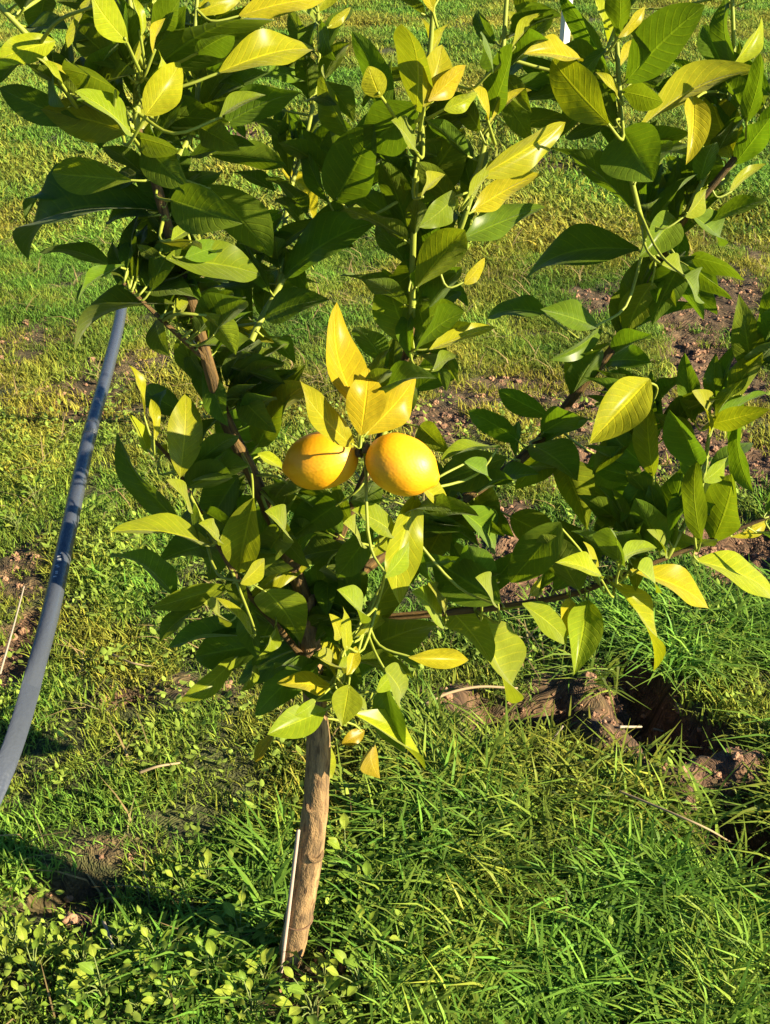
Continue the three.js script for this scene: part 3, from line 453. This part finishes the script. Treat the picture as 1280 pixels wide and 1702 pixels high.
lemon([593, 753], [470, 780], 48, .095, -.01, 'ripe lemon pointing sideways toward the blue grey pipe, half shaded');
lemon([612, 747], [729, 801], 50, .10, .02, 'ripe lemon fully in the sun with its tip over a hanging twisted leaf');

// ---------------------------------------------------------------- irrigation pipe
{
  const PH = .68, g = new THREE.Group();
  const at = (u, v, y = PH) => G(u, v, y);
  const pts = [at(-420, 1690, .0), at(-300, 1640, .35), at(-110, 1500, .64), at(-2, 1300, .68), at(72, 1065, .69), at(112, 890, .69), at(147, 730, .685), at(180, 610, .68), at(199, 530, .675), at(208, 462, .67), at(216, 432, .665), at(236, 428, .64), at(275, 470, .5), at(330, 580, .3), at(365, 700, .0)];
  const r = .0090, mat = new THREE.MeshPhysicalMaterial({ color: lin(.055, .064, .088), roughness: .45, bumpMap: tex(64, 256, (x, y) => .5 + .3 * nz(Math.cos(x * 6.28) * 2, Math.sin(x * 6.28) * 2, y * 20) + .2 * nz(x * 30, y * 60, 3), false, 1, 6), bumpScale: .0006, roughnessMap: tex(128, 256, (x, y) => .7 + .3 * nz(Math.cos(x * 6.28) * 3, Math.sin(x * 6.28) * 3, y * 30), false, 1, 4) });
  part(g, 'tube', tube(pts, pts.map(() => r), 20, 14), mat);
  const curve = new THREE.CatmullRomCurve3(pts, false, 'centripetal');
  const ring = (u, v, len, k, m2) => { let bt = 0, bd = 1e9; for (let i = 0; i <= 600; i++) { const p = curve.getPoint(i / 600), q = screen(p.x, p.y, p.z), d = Math.hypot(q[0] - u, q[1] - v); if (d < bd) { bd = d; bt = i / 600; } } const p = curve.getPoint(bt), t = curve.getTangent(bt), c = new THREE.CylinderGeometry(r * k, r * k, len, 24, 1); const m = part(g, 'joint_ring', c, m2); m.position.copy(p); m.quaternion.setFromUnitVectors(V(0, 1, 0), t); return m; };
  ring(146, 722, .012, 1.05, mat); ring(150, 708, .004, 1.04, mat); ring(203, 500, .006, 1.05, mat);
  // printed code along the tube, worn to a few white strokes
  const white = new THREE.MeshStandardMaterial({ color: lin(.5, .52, .55), roughness: .8 });
  const rr = rng(5);
  for (let i = 0; i < 9; i++) {
    const v = 930 + i * 5 + (rr() - .5) * 3; let bt = 0, bd = 1e9; for (let k = 0; k <= 900; k++) { const p = curve.getPoint(k / 900), q = screen(p.x, p.y, p.z), d = Math.abs(q[1] - v); if (d < bd) { bd = d; bt = k / 900; } }
    const p = curve.getPoint(bt), t = curve.getTangent(bt), view = EYEP.clone().sub(p).normalize(), n = view.addScaledVector(t, -view.dot(t)).normalize().applyAxisAngle(t, -.35 + (rr() - .5) * .2);
    const m = part(g, 'print_stroke', new THREE.BoxGeometry(.0018 + .003 * rr(), .0004, .0012), white); m.position.copy(p).addScaledVector(n, r + .0001); const xx = V().crossVectors(n, t); MX.makeBasis(xx, n, t); m.quaternion.setFromRotationMatrix(MX);
  }
  add(g, 'irrigation_pipe', 'blue grey plastic irrigation pipe rising past the lemon tree, partly shaded', 'pipe');
}

// ---------------------------------------------------------------- stake beside the trunk, post far behind
{
  const g = new THREE.Group(), mat = new THREE.MeshStandardMaterial({ color: lin(.44, .33, .27), roughness: .8 });
  const a = P(467, 1616, .016), b = P(496, 1380, .02); const foot = a.clone().addScaledVector(b.clone().sub(a).normalize(), -.09);
  part(g, 'cane', tube([foot, a, a.clone().lerp(b, .5), b], [.003, .003, .0027, .0024], 8, 6, .12), mat);
  const c = P(496, 1526, 0), ax = V(.02, 1, 0).normalize(); const t = new THREE.TorusGeometry(.0192, .0012, 6, 28); const m = part(g, 'twine', t, new THREE.MeshStandardMaterial({ color: lin(.16, .09, .05), roughness: 1 })); m.position.copy(c); m.quaternion.setFromUnitVectors(V(0, 0, 1), ax);
  add(g, 'plant_stake', 'thin pale cane stake tied along the lemon tree trunk', 'stake');
  const base = G(936, 96); const pg = new THREE.Group(); pg.position.copy(base);
  const w = .05, post = new THREE.BoxGeometry(w, 1.35, w, 1, 6, 1); post.translate(0, .6, 0); part(pg, 'shaft', post, new THREE.MeshStandardMaterial({ color: lin(.68, .64, .62), roughness: .8 })); pg.rotation.y = .5;
  const cap = new THREE.BoxGeometry(w * 1.15, .02, w * 1.15); cap.translate(0, 1.285, 0); part(pg, 'cap', cap, new THREE.MeshStandardMaterial({ color: lin(.5, .48, .46), roughness: .8 }));
  add(pg, 'white_post', 'slim white post standing in the distant grass', 'post');
}

// ---------------------------------------------------------------- dry stalks that can be told apart
{
  const straw = new THREE.MeshStandardMaterial({ color: lin(.30, .22, .12), roughness: .8 }), pale = new THREE.MeshStandardMaterial({ color: lin(.3, .25, .19), roughness: .8 });
  const S = (pts, r, mat, label) => { const pp = pts.map(([u, v, h]) => { const p = G(u, v); p.y = 0; const y = heightAt(p.x, p.z) + h; const q = G(u, v, y); return q; }); add(new THREE.Mesh(tube(pp, pp.map((_, i) => r * (1 - .4 * i / pp.length)), 6, 8, .1), mat), 'dry_stalk', label, 'stalk', 'dry stalks lying on the ground'); };
  S([[188, 1088, .02], [220, 1102, .03], [255, 1108, .02]], .0022, straw, 'dry tan stalk lying across turf below the shaded left leaves');
  S([[232, 1284, .02], [262, 1274, .03], [300, 1268, .02]], .0026, straw, 'curved straw stalk lying in sunny turf left of the trunk');
  S([[690, 1182, .015], [730, 1158, .03], [790, 1142, .03], [860, 1144, .02]], .0032, straw, 'long tan root arching over the edge of the dug soil');
  S([[1030, 1208, .05], [1048, 1208, .055], [1066, 1208, .06]], .0026, pale, 'white straw stick poking over the dark hole');
  S([[1086, 1211, .06], [1108, 1217, .05], [1134, 1220, .03]], .002, pale, 'greyish stick lying in the dark hole');
  S([[0, 1120, .03], [20, 1050, .06], [40, 975, .05]], .0022, pale, 'thin grey stalk standing in grass beside the pipe');
  S([[896, 1262, .03], [912, 1238, .05], [936, 1206, .05]], .0024, pale, 'forked pale stalk rising out of the grassy hollow');
  S([[172, 1532, .03], [182, 1556, .03], [188, 1576, .02]], .0028, pale, 'short white stick on the small bare patch among weeds');
  S([[1030, 1315, .06], [1160, 1370, .09], [1215, 1400, .05]], .002, straw, 'bent dry grass stalk leaning over the dark pit');
}

// ---------------------------------------------------------------- broad leaved weeds
{
  const wm = [[.36, .46, .05], [.27, .4, .045], [.46, .52, .07]].map(c => new THREE.MeshPhysicalMaterial({ color: lin(...c), map: leafTex, roughness: 1, specularIntensity: .3, transmission: .25, thickness: 0, clearcoat: .2, clearcoatRoughness: .45, side: THREE.DoubleSide }));
  const lg = [0, 1, 2].map(k => leafGeometry(.022, .014, .3, .07, .05, k * 2, .5, 8, 4)), stemM = new THREE.MeshStandardMaterial({ color: lin(.16, .2, .05), roughness: .7 });
  const make = seed => {
    const r = rng(seed), g = new THREE.Group(), n = 11 + Math.floor(r() * 6);
    for (let i = 0; i < n; i++) {
      const az = i / n * 6.28 + r(), h = .012 + .05 * r(), d = .006 + .026 * r(), b = V(Math.cos(az) * d, h, Math.sin(az) * d);
      const lf = part(g, 'leaf', lg[i % 3], wm[Math.floor(r() * 3)]), ax = V(Math.cos(az), .2 + .9 * r(), Math.sin(az)).normalize(), nn = V(0, 1, 0).addScaledVector(ax, -ax.y).normalize(), x = V().crossVectors(ax, nn);
      MX.makeBasis(x, ax, nn); lf.quaternion.setFromRotationMatrix(MX); lf.position.copy(b); lf.scale.setScalar(.6 + .7 * r());
      part(g, 'stem', tube([V(0, -.01, 0), V(b.x * .4, h * .7, b.z * .4), b.clone()], [.0012, .001, .0008], 5, 3), stemM);
    }
    return g;
  };
  const protos = [1, 2, 3, 4].map(make), r = rng(901);
  const spotsW = [[60, 1625], [140, 1620], [205, 1600], [240, 1640], [300, 1650], [330, 1590], [360, 1630], [395, 1600], [410, 1660], [440, 1640], [350, 1680], [290, 1690], [120, 1680], [30, 1580], [95, 1590], [175, 1665], [265, 1610], [385, 1685], [50, 1685], [235, 1690], [310, 1490], [350, 1480], [345, 1555], [400, 1570], [255, 1560], [540, 1650], [560, 1690], [520, 1690], [600, 1660], [640, 1690], [690, 1590], [610, 1500], [600, 1590], [650, 1620], [20, 800], [60, 830], [30, 880], [15, 1610], [575, 1450], [420, 1690]];
  spotsW.forEach(([u, v], i) => {
    const p = G(u, v); const g = protos[i % 4].clone(); g.position.set(p.x, heightAt(p.x, p.z) - .002, p.z); g.rotation.y = r() * 6.28; g.scale.setScalar(.5 + .55 * r());
    const [label, group] = v < 1000 ? ['low broad leaved weed in the turf beyond the blue grey pipe', 'weeds beyond the pipe'] : u > 480 ? ['small broad leaved weed close to the right foot of the trunk', 'weeds at the foot of the trunk'] : v < 1585 ? ['broad leaved weed along the trunk shadow in the hollow', 'weeds by the trunk shadow'] : ['bright broad leaved weed in the dense patch left of the trunk foot', 'weeds left of the trunk'];
    add(g, 'broadleaf_weed', label, 'weed', group);
  });
}
renderer.render(scene, camera);
